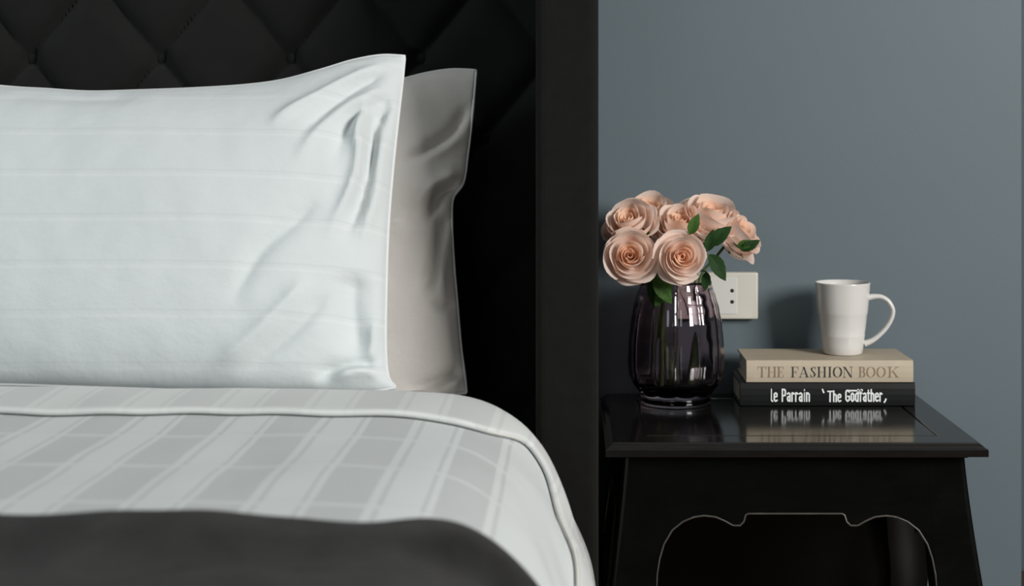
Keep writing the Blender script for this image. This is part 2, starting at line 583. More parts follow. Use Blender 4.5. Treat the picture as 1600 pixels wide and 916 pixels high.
# ------------------------------------------------------------------ pillows
def on_plane(px, py, yb, zb, kk):
    y = (yb + kk * (EYE - zb)) / (1 + kk * (py - CY) / F)
    return at(px, py, y)
def edge(pts, n, yb, zb, kk):
    p = [on_plane(a, b, yb, zb, kk) for a, b in pts]
    return resample(catmull(p, 10), n)
def seg_dist(p, a, b):
    d = b - a
    t = max(0, min(1, (p - a).dot(d) / max(1e-12, d.length_squared)))
    return (p - a - d * t).length, t
def pillow(name, label, top, bot, lef, rig, yb, zb, kk, thick, creases, mat, nu=170, nv=110, vmat='pillow'):
    """outline given in photo pixels on the leaning plane y = yb + kk (z - zb)"""
    T, B = edge(top, nu, yb, zb, kk), edge(bot, nu, yb, zb, kk)
    Lf, R = edge(lef, nv, yb, zb, kk), edge(rig, nv, yb, zb, kk)
    fwd = Vector((0, -1, kk)).normalized()
    cr = []
    for pts, amp, wd in creases:
        cr.append((catmull([on_plane(a, b, yb, zb, kk) for a, b in pts], 4), amp, wd))
    front, back, UV = [], [], []
    for j in range(nv):
        v = j / (nv - 1)
        for i in range(nu):
            u = i / (nu - 1)
            p = (1 - v) * B[i] + v * T[i] + (1 - u) * Lf[j] + u * R[j] - ((1 - u) * (1 - v) * B[0] + u * (1 - v) * B[-1] + (1 - u) * v * T[0] + u * v * T[-1])
            a, b = 2 * u - 1, 2 * v - 1
            rim = min(1 - abs(a), (1 - abs(b)) * 0.62)
            prof_ = (1 - abs(a) ** 3.2) ** 0.62 * (1 - abs(b) ** 2.4) ** 0.62
            h = thick * prof_
            c = 0.0
            for path, amp, wd in cr:
                best = 9
                bt_ = 0
                m = len(path) - 1
                for q in range(m):
                    d, tt = seg_dist(p, path[q], path[q + 1])
                    if d < best:
                        best, bt_ = d, (q + tt) / m
                if best < 4 * wd:
                    fade = sm(0, 0.25, bt_) * sm(0, 0.35, 1 - bt_) if amp > 0 else sm(0, 0.2, bt_) * sm(0, 0.4, 1 - bt_)
                    c += amp * fade * math.exp(-(best / (0.85 * wd)) ** 1.4)
            ed = sm(0, 0.06, rim)
            q = 0.0035 * noise.noise((p.x * 9, p.z * 9, yb)) + 0.0012 * noise.noise((p.x * 28, p.z * 28, yb))
            front.append(p + fwd * (h + (1.5 * c + q) * (0.25 + 0.75 * ed) + 0.0015))
            back.append(p - fwd * (0.8 * h + 0.0015))
            UV.append((p.x, p.z))
    n = len(front)
    Fc = grid_faces(nu, nv) + grid_faces(nu, nv, flip=True, off=n)
    ring = [j * nu + nu - 1 for j in range(nv)] + [(nv - 1) * nu + i for i in range(nu - 2, -1, -1)] + [j * nu for j in range(nv - 2, -1, -1)] + [i for i in range(1, nu - 1)]
    for q in range(len(ring)):
        a, b = ring[q], ring[(q + 1) % len(ring)]
        Fc.append((b, a, a + n, b + n))
    o = mesh(name, front + back, Fc, mat, uv=UV + UV)
    tag(o, label, 'pillow', 'pillows against the headboard')
    seam = [(front[q] + back[q]) / 2 for q in ring] 
    seam.append(seam[0])
    v, f = tube(seam, 0.0022, 6, caps=False)
    mesh('seam_piping', v, f, M['piping'], o)
    return o

pillow('pillow', 'large white striped pillow standing in front, leaning back on the other pillow',
       [(-290, 92), (-200, 100), (-100, 126), (0, 136), (70, 140), (140, 144), (220, 142), (300, 139), (380, 134), (440, 126), (500, 110), (550, 95), (595, 87), (632, 88)],
       [(-290, 604), (-100, 602), (0, 600), (200, 606), (400, 612), (560, 612), (618, 606)],
       [(-290, 604), (-275, 350), (-290, 92)],
       [(618, 606), (606, 588), (602, 540), (603, 450), (606, 360), (612, 280), (620, 200), (628, 130), (632, 88)],
       1.765, 0.655, 0.36, 0.075, [
           ([(618, 98), (560, 128), (505, 165), (455, 200), (430, 225)], 0.007, 0.0085),
           ([(612, 112), (560, 150), (520, 190), (470, 245)], -0.008, 0.008),
           ([(618, 138), (585, 158), (545, 185), (500, 235), (470, 290)], 0.006, 0.009),
           ([(620, 150), (590, 172), (555, 200), (540, 235), (530, 290)], -0.008, 0.009),
           ([(618, 150), (580, 172), (566, 217), (568, 262), (558, 308), (538, 350), (515, 400)], 0.011, 0.009),
           ([(606, 172), (590, 195), (583, 250), (572, 305), (556, 360), (543, 405)], -0.012, 0.0075),
           ([(612, 200), (600, 250), (594, 310), (580, 360), (568, 420)], 0.007, 0.007),
           ([(612, 165), (602, 185), (598, 215)], -0.006, 0.006),
           ([(515, 325), (470, 370), (428, 408), (395, 460), (375, 510)], -0.006, 0.012),
           ([(500, 440), (455, 495), (385, 558), (320, 590)], 0.006, 0.013),
           ([(530, 460), (480, 520), (430, 560), (370, 600)], -0.005, 0.011),
           ([(560, 430), (556, 480), (560, 536), (566, 570)], -0.012, 0.020),
           ([(590, 500), (586, 540), (582, 575)], 0.006, 0.008),
           ([(600, 575), (560, 572), (520, 583), (490, 600)], -0.009, 0.008),
           ([(606, 590), (575, 584), (545, 590), (510, 606)], 0.010, 0.010),
           ([(250, 165), (140, 172), (60, 166), (0, 172)], -0.003, 0.012),
       ], M['pillow'])
pillow('pillow', 'ivory pillow behind the striped one, its right corner against the headboard',
       [(-60, 130), (200, 150), (420, 152), (540, 142), (620, 126), (665, 115), (705, 109), (744, 110)],
       [(-60, 616), (300, 620), (600, 622), (729, 614)],
       [(-60, 616), (-50, 380), (-60, 130)],
       [(729, 614), (726, 585), (720, 540), (714, 470), (709, 410), (706, 350), (708, 310), (724, 285), (731, 240), (738, 180), (744, 110)],
       2.012, 0.611, 0.23, 0.034, [
           ([(742, 150), (722, 190), (701, 217), (655, 246), (615, 266)], -0.010, 0.010),
           ([(738, 175), (718, 215), (690, 240), (640, 268)], 0.006, 0.010),
           ([(724, 288), (705, 296), (686, 306), (675, 330), (668, 360)], -0.014, 0.009),
           ([(722, 276), (700, 284), (672, 300), (645, 330)], 0.009, 0.010),
           ([(704, 330), (690, 370), (672, 430), (655, 470)], -0.010, 0.009),
           ([(708, 345), (698, 390), (690, 440), (680, 480)], 0.006, 0.009),
           ([(715, 475), (690, 482), (660, 480)], -0.005, 0.007),
           ([(724, 575), (700, 590), (660, 606), (630, 612)], -0.010, 0.008),
           ([(726, 590), (705, 603), (680, 612)], 0.007, 0.008),
           ([(640, 345), (610, 352), (580, 352)], 0.004, 0.010),
       ], M['pillow_back'], nu=150, nv=110)

# ------------------------------------------------------------------ bedside table
TZT = 0.5664                    # top of the table
TX0, TX1, TY0, TY1 = 0.037, 0.5165, 1.882, 2.262
TCX, TCY = (TX0 + TX1) / 2, (TY0 + TY1) / 2
table = thing('bedside_table', 'black lacquered bedside table with curved legs and scalloped apron, right of the bed', 'table', (TCX, TCY, 0))
HW, HD = (TX1 - TX0) / 2, (TY1 - TY0) / 2
# top: moulded slab as stacked rounded loops, with a grooved inset panel
def rect_loop(hw, hd, z):
    return [(-hw, -hd, z), (hw, -hd, z), (hw, hd, z), (-hw, hd, z)]
loops = [(0, -0.0165), (0, -0.008), (-0.0012, -0.0068), (-0.0035, -0.0062), (-0.0045, -0.0050), (-0.007, -0.0026), (-0.0085, -0.0018), (-0.0095, -0.0002), (-0.0105, 0.0)]
V = rect_loop(HW - 0.01, HD - 0.01, TZT - 0.0165)
Fc = [(3, 2, 1, 0)]
for d, dz in loops:
    V += rect_loop(HW + d, HD + d, TZT + dz)
gv = 0.050
for d, dz in ((-gv, 0.0), (-gv - 0.001, -0.002), (-gv - 0.0034, -0.002), (-gv - 0.0044, 0.0)):
    V += rect_loop(HW + d, HD + d, TZT + dz)
nl = len(V) // 4
for q in range(nl - 1):
    for i in range(4):
        a, b = q * 4 + i, q * 4 + (i + 1) % 4
        Fc.append((a, b, b + 4, a + 4))
Fc.append(tuple((nl - 1) * 4 + i for i in range(4)))
mesh('table_top', V, Fc, M['lacquer'], table, smooth=False)
AH = TZT - 0.0165               # top of legs and aprons
def bulge(z):
    """how far legs and aprons swell outward at height z"""
    if z > 0.36:
        t = (AH - z) / (AH - 0.36)
        return 0.0225 * t ** 1.25
    if z > 0.10:
        t = (0.36 - z) / 0.26
        return 0.0225 + 0.006 * math.sin(PI * min(1, t * 1.6)) * (1 - t) - 0.045 * sm(0.1, 1, t)
    t = (0.10 - z) / 0.10
    return -0.0225 + 0.028 * t ** 1.4
def legw(z):
    if z > 0.36:
        return 0.047 + 0.012 * (AH - z) / (AH - 0.36)
    if z > 0.08:
        return 0.059 - 0.027 * sm(0, 1, (0.36 - z) / 0.28)
    return 0.032 + 0.008 * sm(0, 1, (0.08 - z) / 0.08)
AX, AY = 0.2165, 0.165          # half extents at the top of the apron
def leg(sx, sy):
    V, Fc = [], []
    n = 44
    for j in range(n):
        z = AH * (1 - j / (n - 1))
        b, wd = bulge(z), legw(z)
        ox, oy = AX + b, AY + b
        r = 0.004
        pts = [(ox - wd, oy - wd), (ox - r, oy - wd), (ox, oy - wd + r), (ox, oy - wd + 2 * r), (ox, oy - 2 * r), (ox, oy - r), (ox - 0.3 * r, oy - 0.3 * r), (ox - r, oy), (ox - 2 * r, oy), (ox - wd, oy)]
        if sx * sy < 0:
            pts = pts[::-1]
        for a, c in pts:
            V.append((sx * a, sy * c, z))
    m = len(pts)
    Fc = grid_faces(m, n, True, flip=True)
    Fc.append(tuple(range(m)))
    Fc.append(tuple((n - 1) * m + i for i in range(m))[::-1])
    o = mesh('leg', V, Fc, M['lacquer_matt'], table, smooth=True)
    md = o.modifiers.new('e', 'EDGE_SPLIT'); md.split_angle = math.radians(50)
    return o
for sx in (-1, 1):
    for sy in (-1, 1):
        leg(sx, sy)
# apron outline: half width (m) -> bottom height, read off the photograph
ZP = 0.000808
cont = [(0, 804), (60, 804), (73, 804), (77, 806), (80, 816), (86, 822), (97, 822), (110, 815), (124, 809), (142, 807), (158, 809), (175, 816), (192, 829), (205, 850), (212, 872), (216, 895), (218, 930)]
def contour(h, half):
    """bottom of the apron at distance h from its middle, stretched to the given half length"""
    px = h / half * 218.0
    for (a, ya), (b, yb_) in zip(cont, cont[1:]):
        if px <= b:
            y = ya + (yb_ - ya) * (px - a) / max(1e-6, b - a)
            return EYE - (y - CY) * ZP
    return EYE - (cont[-1][1] - CY) * ZP
def apron(half, out, rot, name='apron', lip=True, shape=True):
    """a curved board between two legs, at distance out from the middle"""
    hs = sorted(set([h / 218.0 * half * s for h, _ in cont for s in (-1, 1)] + [half * (i / 40.0 - 1) for i in range(81)]))
    nr = 12
    V, Fc = [], []
    for side in (0, 1):
        for j in range(nr):
            for h in hs:
                zb = contour(abs(h), half) if shape else 0.30
                z = AH + (zb - AH) * j / (nr - 1)
                d = out + bulge(z) - 0.0003 - (0.016 if side else 0)
                V.append(Vector((h, -d, z)))
    n = len(hs)
    Fc = grid_faces(n, nr, flip=True) + grid_faces(n, nr, off=n * nr)
    for i in range(n - 1):
        a = (nr - 1) * n + i
        Fc.append((a, a + n * nr, a + 1 + n * nr, a + 1)[::-1])
    R = Matrix.Rotation(rot, 4, 'Z')
    o = mesh(name, [R @ v for v in V], Fc, M['lacquer_matt'], table, smooth=True)
    md = o.modifiers.new('e', 'EDGE_SPLIT'); md.split_angle = math.radians(50)
    if lip:
        path = []
        for h in hs:
            z = contour(abs(h), half)
            path.append(R @ Vector((h, -(out + bulge(z) + 0.0002), z + 0.0006)))
        v, f = tube(path, 0.0013, 6)
        mesh('apron_bead', v, f, M['worn_edge'], o)
    return o
apron(0.1765, AY, 0)
apron(0.1765, AY, PI)
apron(AY - 0.04, AX, PI / 2)
apron(AY - 0.04, AX, -PI / 2)
boxes('back_panel', [(-AX + 0.02, AX - 0.02, AY - 0.012, AY - 0.002, 0.10, AH)], M['lacquer_matt'], table)
boxes('lower_shelf', [(-AX + 0.03, AX - 0.03, -AY + 0.03, AY - 0.012, 0.10, 0.116)], M['lacquer_matt'], table)
bevel(boxes('frieze_moulding', [(-AX - 0.004, AX + 0.004, -AY - 0.004, AY + 0.004, AH - 0.006, AH - 0.0002)], M['lacquer_matt'], table), 0.002)

# ------------------------------------------------------------------ lettering (pen strokes turned into thin solid shapes)
def hull2(pts):
    pts = sorted(set((round(a, 7), round(b, 7)) for a, b in pts))
    def half_(seq):
        out = []
        for p in seq:
            while len(out) >= 2 and (out[-1][0] - out[-2][0]) * (p[1] - out[-2][1]) - (out[-1][1] - out[-2][1]) * (p[0] - out[-2][0]) <= 0:
                out.pop()
            out.append(p)
        return out
    a, b = half_(pts), half_(pts[::-1])
    return a[:-1] + b[:-1]
def arc_pts(cx, cz, rx, rz, a0, a1, n=14):
    return [(cx + rx * math.cos(math.radians(a0 + (a1 - a0) * i / n)), cz + rz * math.sin(math.radians(a0 + (a1 - a0) * i / n))) for i in range(n + 1)]
W_, N_ = 'wide', 'thin'
def S(*p):
    return list(p)
SER = {   # serif capitals: (pen, polyline); wide pen draws stems, thin pen hairlines and serifs
    'T': [(W_, S((.5, 0), (.5, 1))), (N_, S((.02, 1), (.98, 1))), (N_, S((.02, 1), (.02, .74))), (N_, S((.98, 1), (.98, .74))), (N_, S((.25, 0), (.75, 0)))],
    'H': [(W_, S((.18, 0), (.18, 1))), (W_, S((.82, 0), (.82, 1))), (N_, S((.2, .5), (.8, .5))), (N_, S((0, 0), (.36, 0))), (N_, S((.64, 0), (1, 0))), (N_, S((0, 1), (.36, 1))), (N_, S((.64, 1), (1, 1)))],
    'E': [(W_, S((.22, 0), (.22, 1))), (N_, S((0, 1), (.95, 1), (.95, .75))), (N_, S((0, 0), (1, 0), (1, .28))), (N_, S((.2, .52), (.7, .52))), (N_, S((.7, .38), (.7, .66)))],
    'F': [(W_, S((.24, 0), (.24, 1))), (N_, S((0, 1), (1, 1), (1, .72))), (N_, S((0, 0), (.5, 0))), (N_, S((.2, .5), (.7, .5))), (N_, S((.7, .36), (.7, .64)))],
    'A': [(N_, S((.14, 0), (.48, 1))), (W_, S((.48, 1), (.84, 0))), (N_, S((.24, .32), (.72, .32))), (N_, S((0, 0), (.3, 0))), (N_, S((.62, 0), (1, 0)))],
    'S': [(N_, S((.88, .72), (.88, 1))), (N_, arc_pts(.5, .74, .38, .26, 20, 100, 6)), (W_, S((.30, .92), (.20, .74), (.40, .58), (.66, .44), (.80, .26), (.68, .08))), (N_, arc_pts(.48, .25, .38, .25, 280, 190, 6)), (N_, S((.08, .28), (.08, 0)))],
    'I': [(W_, S((.5, 0), (.5, 1))), (N_, S((0, 0), (1, 0))), (N_, S((0, 1), (1, 1)))],
    'O': [(W_, arc_pts(.5, .5, .40, .5, 125, 235)), (W_, arc_pts(.5, .5, .40, .5, -55, 55)), (N_, arc_pts(.5, .5, .40, .5, 55, 125)), (N_, arc_pts(.5, .5, .40, .5, 235, 305))],
    'N': [(N_, S((.14, 0), (.14, 1))), (W_, S((.16, 1), (.86, 0))), (N_, S((.88, 0), (.88, 1))), (N_, S((0, 0), (.3, 0))), (N_, S((0, 1), (.2, 1))), (N_, S((.72, 1), (1, 1)))],
    'B': [(W_, S((.2, 0), (.2, 1))), (N_, S((0, 1), (.55, 1))), (N_, S((0, 0), (.58, 0))), (N_, S((.2, .53), (.58, .53))), (W_, arc_pts(.5, .765, .30, .235, 60, -60)), (W_, arc_pts(.52, .265, .36, .265, 60, -60)), (N_, arc_pts(.5, .765, .30, .235, 90, 60, 4)), (N_, arc_pts(.52, .265, .36, .265, -60, -90, 4))],
    'K': [(W_, S((.18, 0), (.18, 1))), (N_, S((.2, .38), (.82, 1))), (W_, S((.42, .6), (.84, 0))), (N_, S((0, 0), (.36, 0))), (N_, S((0, 1), (.36, 1))), (N_, S((.64, 1), (1, 1))), (N_, S((.66, 0), (1, 0)))],
}
X = 0.70
BOLD = {  # heavy condensed letters, one pen
    'l': [S((.3, 1), (.3, .06), (.8, 0))], 'L': [S((.22, 1), (.22, .05), (.85, .05))],
    'e': [S((.2, .36), (.8, .40), (.8, .62), (.5, X), (.2, .6), (.2, .12), (.5, 0), (.85, .08))],
    'P': [S((.22, 0), (.22, 1), (.7, .98), (.84, .8), (.78, .5), (.22, .44))],
    'a': [S((.2, .62), (.5, X), (.78, .6), (.78, 0)), S((.78, .4), (.3, .36), (.2, .18), (.4, .02), (.78, .12))],
    'r': [S((.25, 0), (.25, X)), S((.25, .55), (.55, X), (.85, .62))],
    'i': [S((.5, 0), (.5, X)), S((.5, .9), (.5, .96))],
    'n': [S((.2, 0), (.2, X)), S((.2, .56), (.5, X), (.8, .58), (.8, 0))],
    'T': [S((.05, .96), (.95, .96)), S((.5, 0), (.5, .96))],
    'h': [S((.2, 0), (.2, 1)), S((.2, .56), (.5, X), (.8, .58), (.8, 0))],
    'G': [S((.85, .80), (.55, .96), (.2, .80), (.2, .16), (.5, 0), (.85, .12), (.85, .42), (.55, .42))],
    'o': [S((.5, X), (.2, .58), (.2, .12), (.5, 0), (.8, .12), (.8, .58), (.5, X))],
    'd': [S((.8, 1), (.8, 0)), S((.8, .58), (.5, X), (.2, .58), (.2, .12), (.5, 0), (.8, .12))],
    'f': [S((.4, 0), (.4, .84), (.6, 1), (.95, .96)), S((.1, X), (.85, X))],
    't': [S((.4, .95), (.4, .1), (.6, 0), (.9, .04)), S((.08, X), (.85, X))],
    "'": [S((.3, 1.02), (.6, .74))], ',': [S((.6, .16), (.5, 0), (.3, -.18))],
}
def strokes_mesh(name, items, y, mat, parent, origin, depth=0.0003):
    """items: (polyline in metres x,z ; pen width, pen height)"""
    V, Fc = [], []
    lift = 0
    for pl, pw, ph in items:
        for a, b in zip(pl, pl[1:]):
            pts = []
            for p in (a, b):
                for i in range(8):
                    an = 2 * PI * (i + .5) / 8
                    pts.append((p[0] + pw * 0.5 * max(-1, min(1, 1.15 * math.cos(an))), p[1] + ph * 0.5 * max(-1, min(1, 1.15 * math.sin(an)))))
            hl = hull2(pts)
            n = len(V)
            m = len(hl)
            dy = depth + (lift % 7) * 0.000004
            lift += 1
            V += [Vector((q[0], y - dy, q[1])) - origin for q in hl] + [Vector((q[0], y + 0.0002, q[1])) - origin for q in hl]
            Fc.append(tuple(range(n, n + m)))
            for i in range(m):
                j = (i + 1) % m
                Fc.append((n + i, n + m + i, n + m + j, n + j))
    return mesh(name, V, Fc, mat, parent, smooth=False)

# ------------------------------------------------------------------ books
BY = 2.146                       # plane of the spines
MPP = BY / F
def book(name, label, px0, px1, z0, z1, depth, cover, board):
    x0, x1 = (px0 - CX) * MPP, (px1 - CX) * MPP
    org = Vector(((x0 + x1) / 2, BY + depth / 2, z0))
    root = thing(name, label, 'book', org)
    hw = (x1 - x0) / 2
    h = z1 - z0
    dy = depth / 2
    # cover: two boards and a gently rounded spine in one C-shaped section, swept along x
    sec = [(dy, 0), (-dy + 0.003, 0), (-dy + 0.0008, 0.0008), (-dy - 0.0004, h * 0.25), (-dy - 0.0008, h * 0.5), (-dy - 0.0004, h * 0.75), (-dy + 0.0008, h - 0.0008), (-dy + 0.003, h), (dy, h),
           (dy, h - board), (-dy + 0.006, h - board), (-dy + 0.006, board), (dy, board)]
    V = [(-hw, a, b) for a, b in sec] + [(hw, a, b) for a, b in sec]
    n = len(sec)
    Fc = [(i, (i + 1) % n, (i + 1) % n + n, i + n) for i in range(n)]
    Fc.append(tuple(range(n))[::-1])
    Fc.append(tuple(range(n, 2 * n)))
    o = mesh('cover', V, Fc, cover, root, smooth=False)
    bevel(o, 0.0006, 2)
    boxes('page_block', [(-hw + 0.003, hw - 0.003, -dy + 0.006, dy - 0.003, board, h - board)], M['pages'], root)
    return root, org
ZB0 = TZT
ZB1 = ZB0 + 0.0335
ZB2 = ZB1 + 0.0322
black, o1 = book('book', 'black hardcover book lying on the table under the beige one, white spine title', 1156, 1430, ZB0, ZB1, 0.118, M['black_cover'], 0.003)
beige, o2 = book('book', 'beige hardcover book on top of the black one, mug standing on it', 1166, 1427, ZB1, ZB2, 0.117, M['beige_cover'], 0.003)
def letters_serif(spec, y_top, y_bot):
    it = []
    for ch, a, b in spec:
        xa, xb = (a - CX) * MPP, (b - CX) * MPP
        za, zb = EYE - (y_bot - CY) * MPP, EYE - (y_top - CY) * MPP
        hgt = zb - za
        for pen, pl in SER[ch]:
            q = [(xa + (xb - xa) * u, za + hgt * v) for u, v in pl]
            it.append((q, 0.0023 if pen == W_ else 0.00055, 0.0006 if pen == W_ else 0.00055))
    return it
ysp = BY - 0.0006
def word_part(name, its, mat, parent, org, text):
    strokes_mesh(name, its, ysp, mat, parent, org)['label'] = text
word_part('spine_word', letters_serif([('T', 1184, 1197), ('H', 1199, 1213), ('E', 1215, 1224)], 573.5, 589.5), M['ink_brown'], beige, o2, 'brown serif word THE')
word_part('spine_word', letters_serif([('F', 1236, 1247), ('A', 1248, 1264), ('S', 1266, 1275), ('H', 1277, 1291), ('I', 1294, 1299), ('O', 1301, 1316), ('N', 1317, 1332)], 573.5, 589.5), M['ink_black'], beige, o2, 'black serif word FASHION')
word_part('spine_word', letters_serif([('B', 1342, 1352), ('O', 1353, 1368), ('O', 1369, 1384), ('K', 1387, 1405)], 573.5, 589.5), M['ink_brown'], beige, o2, 'brown serif word BOOK')
def letters_bold(word, a, b, y_top, y_bot, widths=None, pen=0.30):
    it = []
    widths = widths or {}
    ws = [widths.get(c, 1.0) for c in word]
    u = (b - a) / sum(ws)
    x = a
    za, zb = EYE - (y_bot - CY) * MPP, EYE - (y_top - CY) * MPP
    for c, wd in zip(word, ws):
        if c != ' ':
            xa, xb = (x - CX) * MPP, (x + wd * u * 0.94 - CX) * MPP
            for pl in BOLD[c]:
                q = [(xa + (xb - xa) * s, za + (zb - za) * v) for s, v in pl]
                it.append((q, min((xb - xa) * 0.40, 0.0021), (zb - za) * 0.13))
        x += wd * u
    return it
nar = {'i': 0.55, 'l': 0.6, 'r': 0.8, 't': 0.75, 'f': 0.8, ' ': 0.7, 'G': 1.25, 'T': 1.2, 'P': 1.15}
word_part('spine_word', letters_bold('le Parrain', 1204, 1266, 608.5, 627, nar), M['ink_white'], black, o1, 'white condensed words le Parrain')
its = letters_bold('The', 1293, 1315, 611, 627.5, nar) + letters_bold("'", 1283, 1290, 609, 626, nar)
word_part('spine_word', its, M['ink_white'], black, o1, 'white condensed word The')
its = letters_bold('Godfather', 1320, 1379, 609, 627, nar)
# the bar that joins the tops of the first letters
za = EYE - (610.5 - CY) * MPP
its.append(([((1322 - CX) * MPP, za), ((1347 - CX) * MPP, za)], 0.001, 0.0022))
its += letters_bold(',', 1379, 1388, 611, 626, nar)
word_part('spine_word', its, M['ink_white'], black, o1, 'white condensed word Godfather')

# ------------------------------------------------------------------ mug
MY = 2.212
mx_, mz = (1316.5 - CX) / F * MY, ZB2
mug = thing('mug', 'tall white porcelain mug with ridged sides standing on the beige book', 'mug', (mx_, MY, mz))
Hm = 0.1055
outer = [(0.0001, 0.0022), (0.022, 0.0022), (0.0240, 0.0), (0.0272, 0.0004), (0.0290, 0.0026), (0.0308, 0.014), (0.0322, 0.0265), (0.0327, 0.0285), (0.0322, 0.0300),
         (0.0340, 0.043), (0.0355, 0.0575), (0.0362, 0.0595), (0.0366, 0.0625), (0.0378, 0.075), (0.0390, 0.090), (0.0402, 0.1035), (0.0404, 0.1048)]
inner = [(0.0396, Hm), (0.0384, 0.1048), (0.0370, 0.092), (0.0345, 0.062), (0.0310, 0.032), (0.0280, 0.012), (0.0240, 0.0062), (0.0001, 0.0055)]
v, f = lathe(outer + inner, 72)
o = mesh('body', v, f, M['mug'], mug)
hp = [(0.0372, 0.083), (0.046, 0.0845), (0.0560, 0.0840), (0.0655, 0.0785), (0.0715, 0.0690), (0.0728, 0.0615), (0.0700, 0.051), (0.0630, 0.0390), (0.0530, 0.0280), (0.0420, 0.0195), (0.0312, 0.0150)]
path = resample(catmull([Vector((a, 0, b)) for a, b in hp], 8), 48)
v, f = tube(path, lambda t: (0.0066 - 0.0012 * math.sin(PI * t), 0.0045 + 0.0012 * (2 * t - 1) ** 4), 14)
v2 = []
V = []
m = len(path)
for j, p in enumerate(path):
    tg = (path[min(j + 1, m - 1)] - path[max(j - 1, 0)]).normalized()
    nn = Vector((tg.z, 0, -tg.x))
    e = abs(2 * j / (m - 1) - 1) ** 5
    for i in range(14):
        a = 2 * PI * i / 14
        V.append(p + nn * (0.0036 + 0.0015 * e) * math.cos(a) + Vector((0, 1, 0)) * (0.0062 + 0.001 * e) * math.sin(a))
h = mesh('handle', V, grid_faces(14, m, True), M['mug'], mug)
h.rotation_euler = (0, 0, math.radians(-6))

# ------------------------------------------------------------------ wall socket
so = thing('wall_socket', 'ivory wall socket plate on the blue-grey wall behind the vase', 'socket', ((1123.5 - CX) / F * WALL, WALL, EYE - (460.5 - CY) / F * WALL))
PW, PH = 0.0575, 0.0355
bevel(boxes('cover_plate', [(-PW, PW, -0.0195, 0, -PH, PH)], M['plate'], so), 0.0028, 3)
for q, (a, b) in enumerate(((-0.0475, -0.0185), (-0.0165, 0.0255))):
    md_ = bevel(boxes('socket_module', [(a, b, -0.0204, -0.010, -0.0275, 0.0275)], M['module'], so), 0.0006, 2)
    cxm = a + 0.0145 if q == 0 else 0.0180
    for zz in (0.0081, -0.0088):
        v, f = lathe([(0.0001, 0.0007), (0.0025, 0.0007), (0.0029, 0.0004), (0.0029, -0.001)], 16)
        hl = mesh('pin_hole', v, f, M['hole'], md_)
        hl.location = (cxm, -0.0204, zz)
        hl.rotation_euler = (PI / 2, 0, 0)

# ------------------------------------------------------------------ vase
VY = 2.178
vx = (1056 - CX) / F * VY
vz = TZT
vase = thing('vase', 'purple tinted ribbed glass vase holding roses, on the black bedside table', 'vase', (vx, VY, vz))
HV = 0.176
def vase_prof(t):
    """outer radius at height t (0..1)"""
    pts = [(0, 0.0500), (0.03, 0.0515), (0.06, 0.0505), (0.10, 0.0545), (0.17, 0.0640), (0.24, 0.0690), (0.34, 0.0706), (0.50, 0.0700), (0.65, 0.0675), (0.78, 0.0635), (0.88, 0.0585), (0.95, 0.0540), (1.0, 0.0520)]
    for (a, ra), (b, rb) in zip(pts, pts[1:]):
        if t <= b:
            q = (t - a) / (b - a)
            return ra + (rb - ra) * (q * q * (3 - 2 * q) * 0.5 + q * 0.5)
    return pts[-1][1]
NR, NA = 12, 192
V, rows = [], []
nvz = 56
for j in range(nvz):
    t = j / (nvz - 1)
    r0 = vase_prof(t)
    amp = 0.0046 * sm(0.04, 0.16, t) * (1 - 0.6 * sm(0.85, 1.0, t))
    for i in range(NA):
        a = 2 * PI * i / NA
        lobe = abs(math.cos(NR * (a + 0.30) / 2)) ** 0.4
        r = r0 - amp * (1 - lobe)
        V.append((r * math.cos(a), r * math.sin(a), HV * t))
# rim and inside (smooth), thick bottom
for r, z in ((0.0505, HV + 0.0012), (0.0490, HV)):
    for i in range(NA):
        a = 2 * PI * i / NA
        V.append((r * math.cos(a), r * math.sin(a), z))
ni = 30
for j in range(ni):
    t = 0.98 - (0.98 - 0.10) * j / (ni - 1)
    r = vase_prof(t) - 0.0052 - 0.010 * (1 - sm(0.10, 0.2, t))
    for i in range(NA):
        a = 2 * PI * i / NA
        V.append((r * math.cos(a), r * math.sin(a), HV * t))
nrow = nvz + 2 + ni
Fc = grid_faces(NA, nrow, True)
Fc.append(tuple(range(NA))[::-1])
Fc.append(tuple((nrow - 1) * NA + i for i in range(NA)))
mesh('glass_body', V, Fc, M['glass'], vase)

# ------------------------------------------------------------------ roses
def petal_mesh(name, Rk, Hk, A, curl, base, mat, nu=11, nv=9, seed=0):
    V = []
    for j in range(nv):
        v = j / (nv - 1)
        for i in range(nu):
            u = 2 * i / (nu - 1) - 1
            t = v * (1 - 0.20 * abs(u) ** 2.2 + 0.03 * math.cos(5 * u + seed))
            ang = u * A * (0.45 + 0.55 * min(1, v * 1.8)) * (1 - 0.10 * v ** 4)
            r = 0.08 + (Rk - 0.08) * math.sin(min(1, t / 0.8) * PI / 2) ** 0.75
            r *= 1 + 0.13 * u * v           # one side tucked under its neighbour
            z = base + (Hk - base) * t ** 1.15
            c = max(0.0, (t - 0.70) / 0.30)
            r += curl * 0.17 * c ** 1.6
            z -= curl * 0.12 * c ** 2.2
            r += 0.022 * math.sin(3.3 * u + seed * 1.7) * v + 0.06 * curl * abs(u) ** 3 * v
            z += 0.035 * math.sin(2.7 * u + seed * 2.3) * v * v
            V.append((r * math.cos(ang), r * math.sin(ang), z))
    o = mesh(name, V, grid_faces(nu, nv), mat)
    me = o.data
    bpy.data.objects.remove(o)
    return me
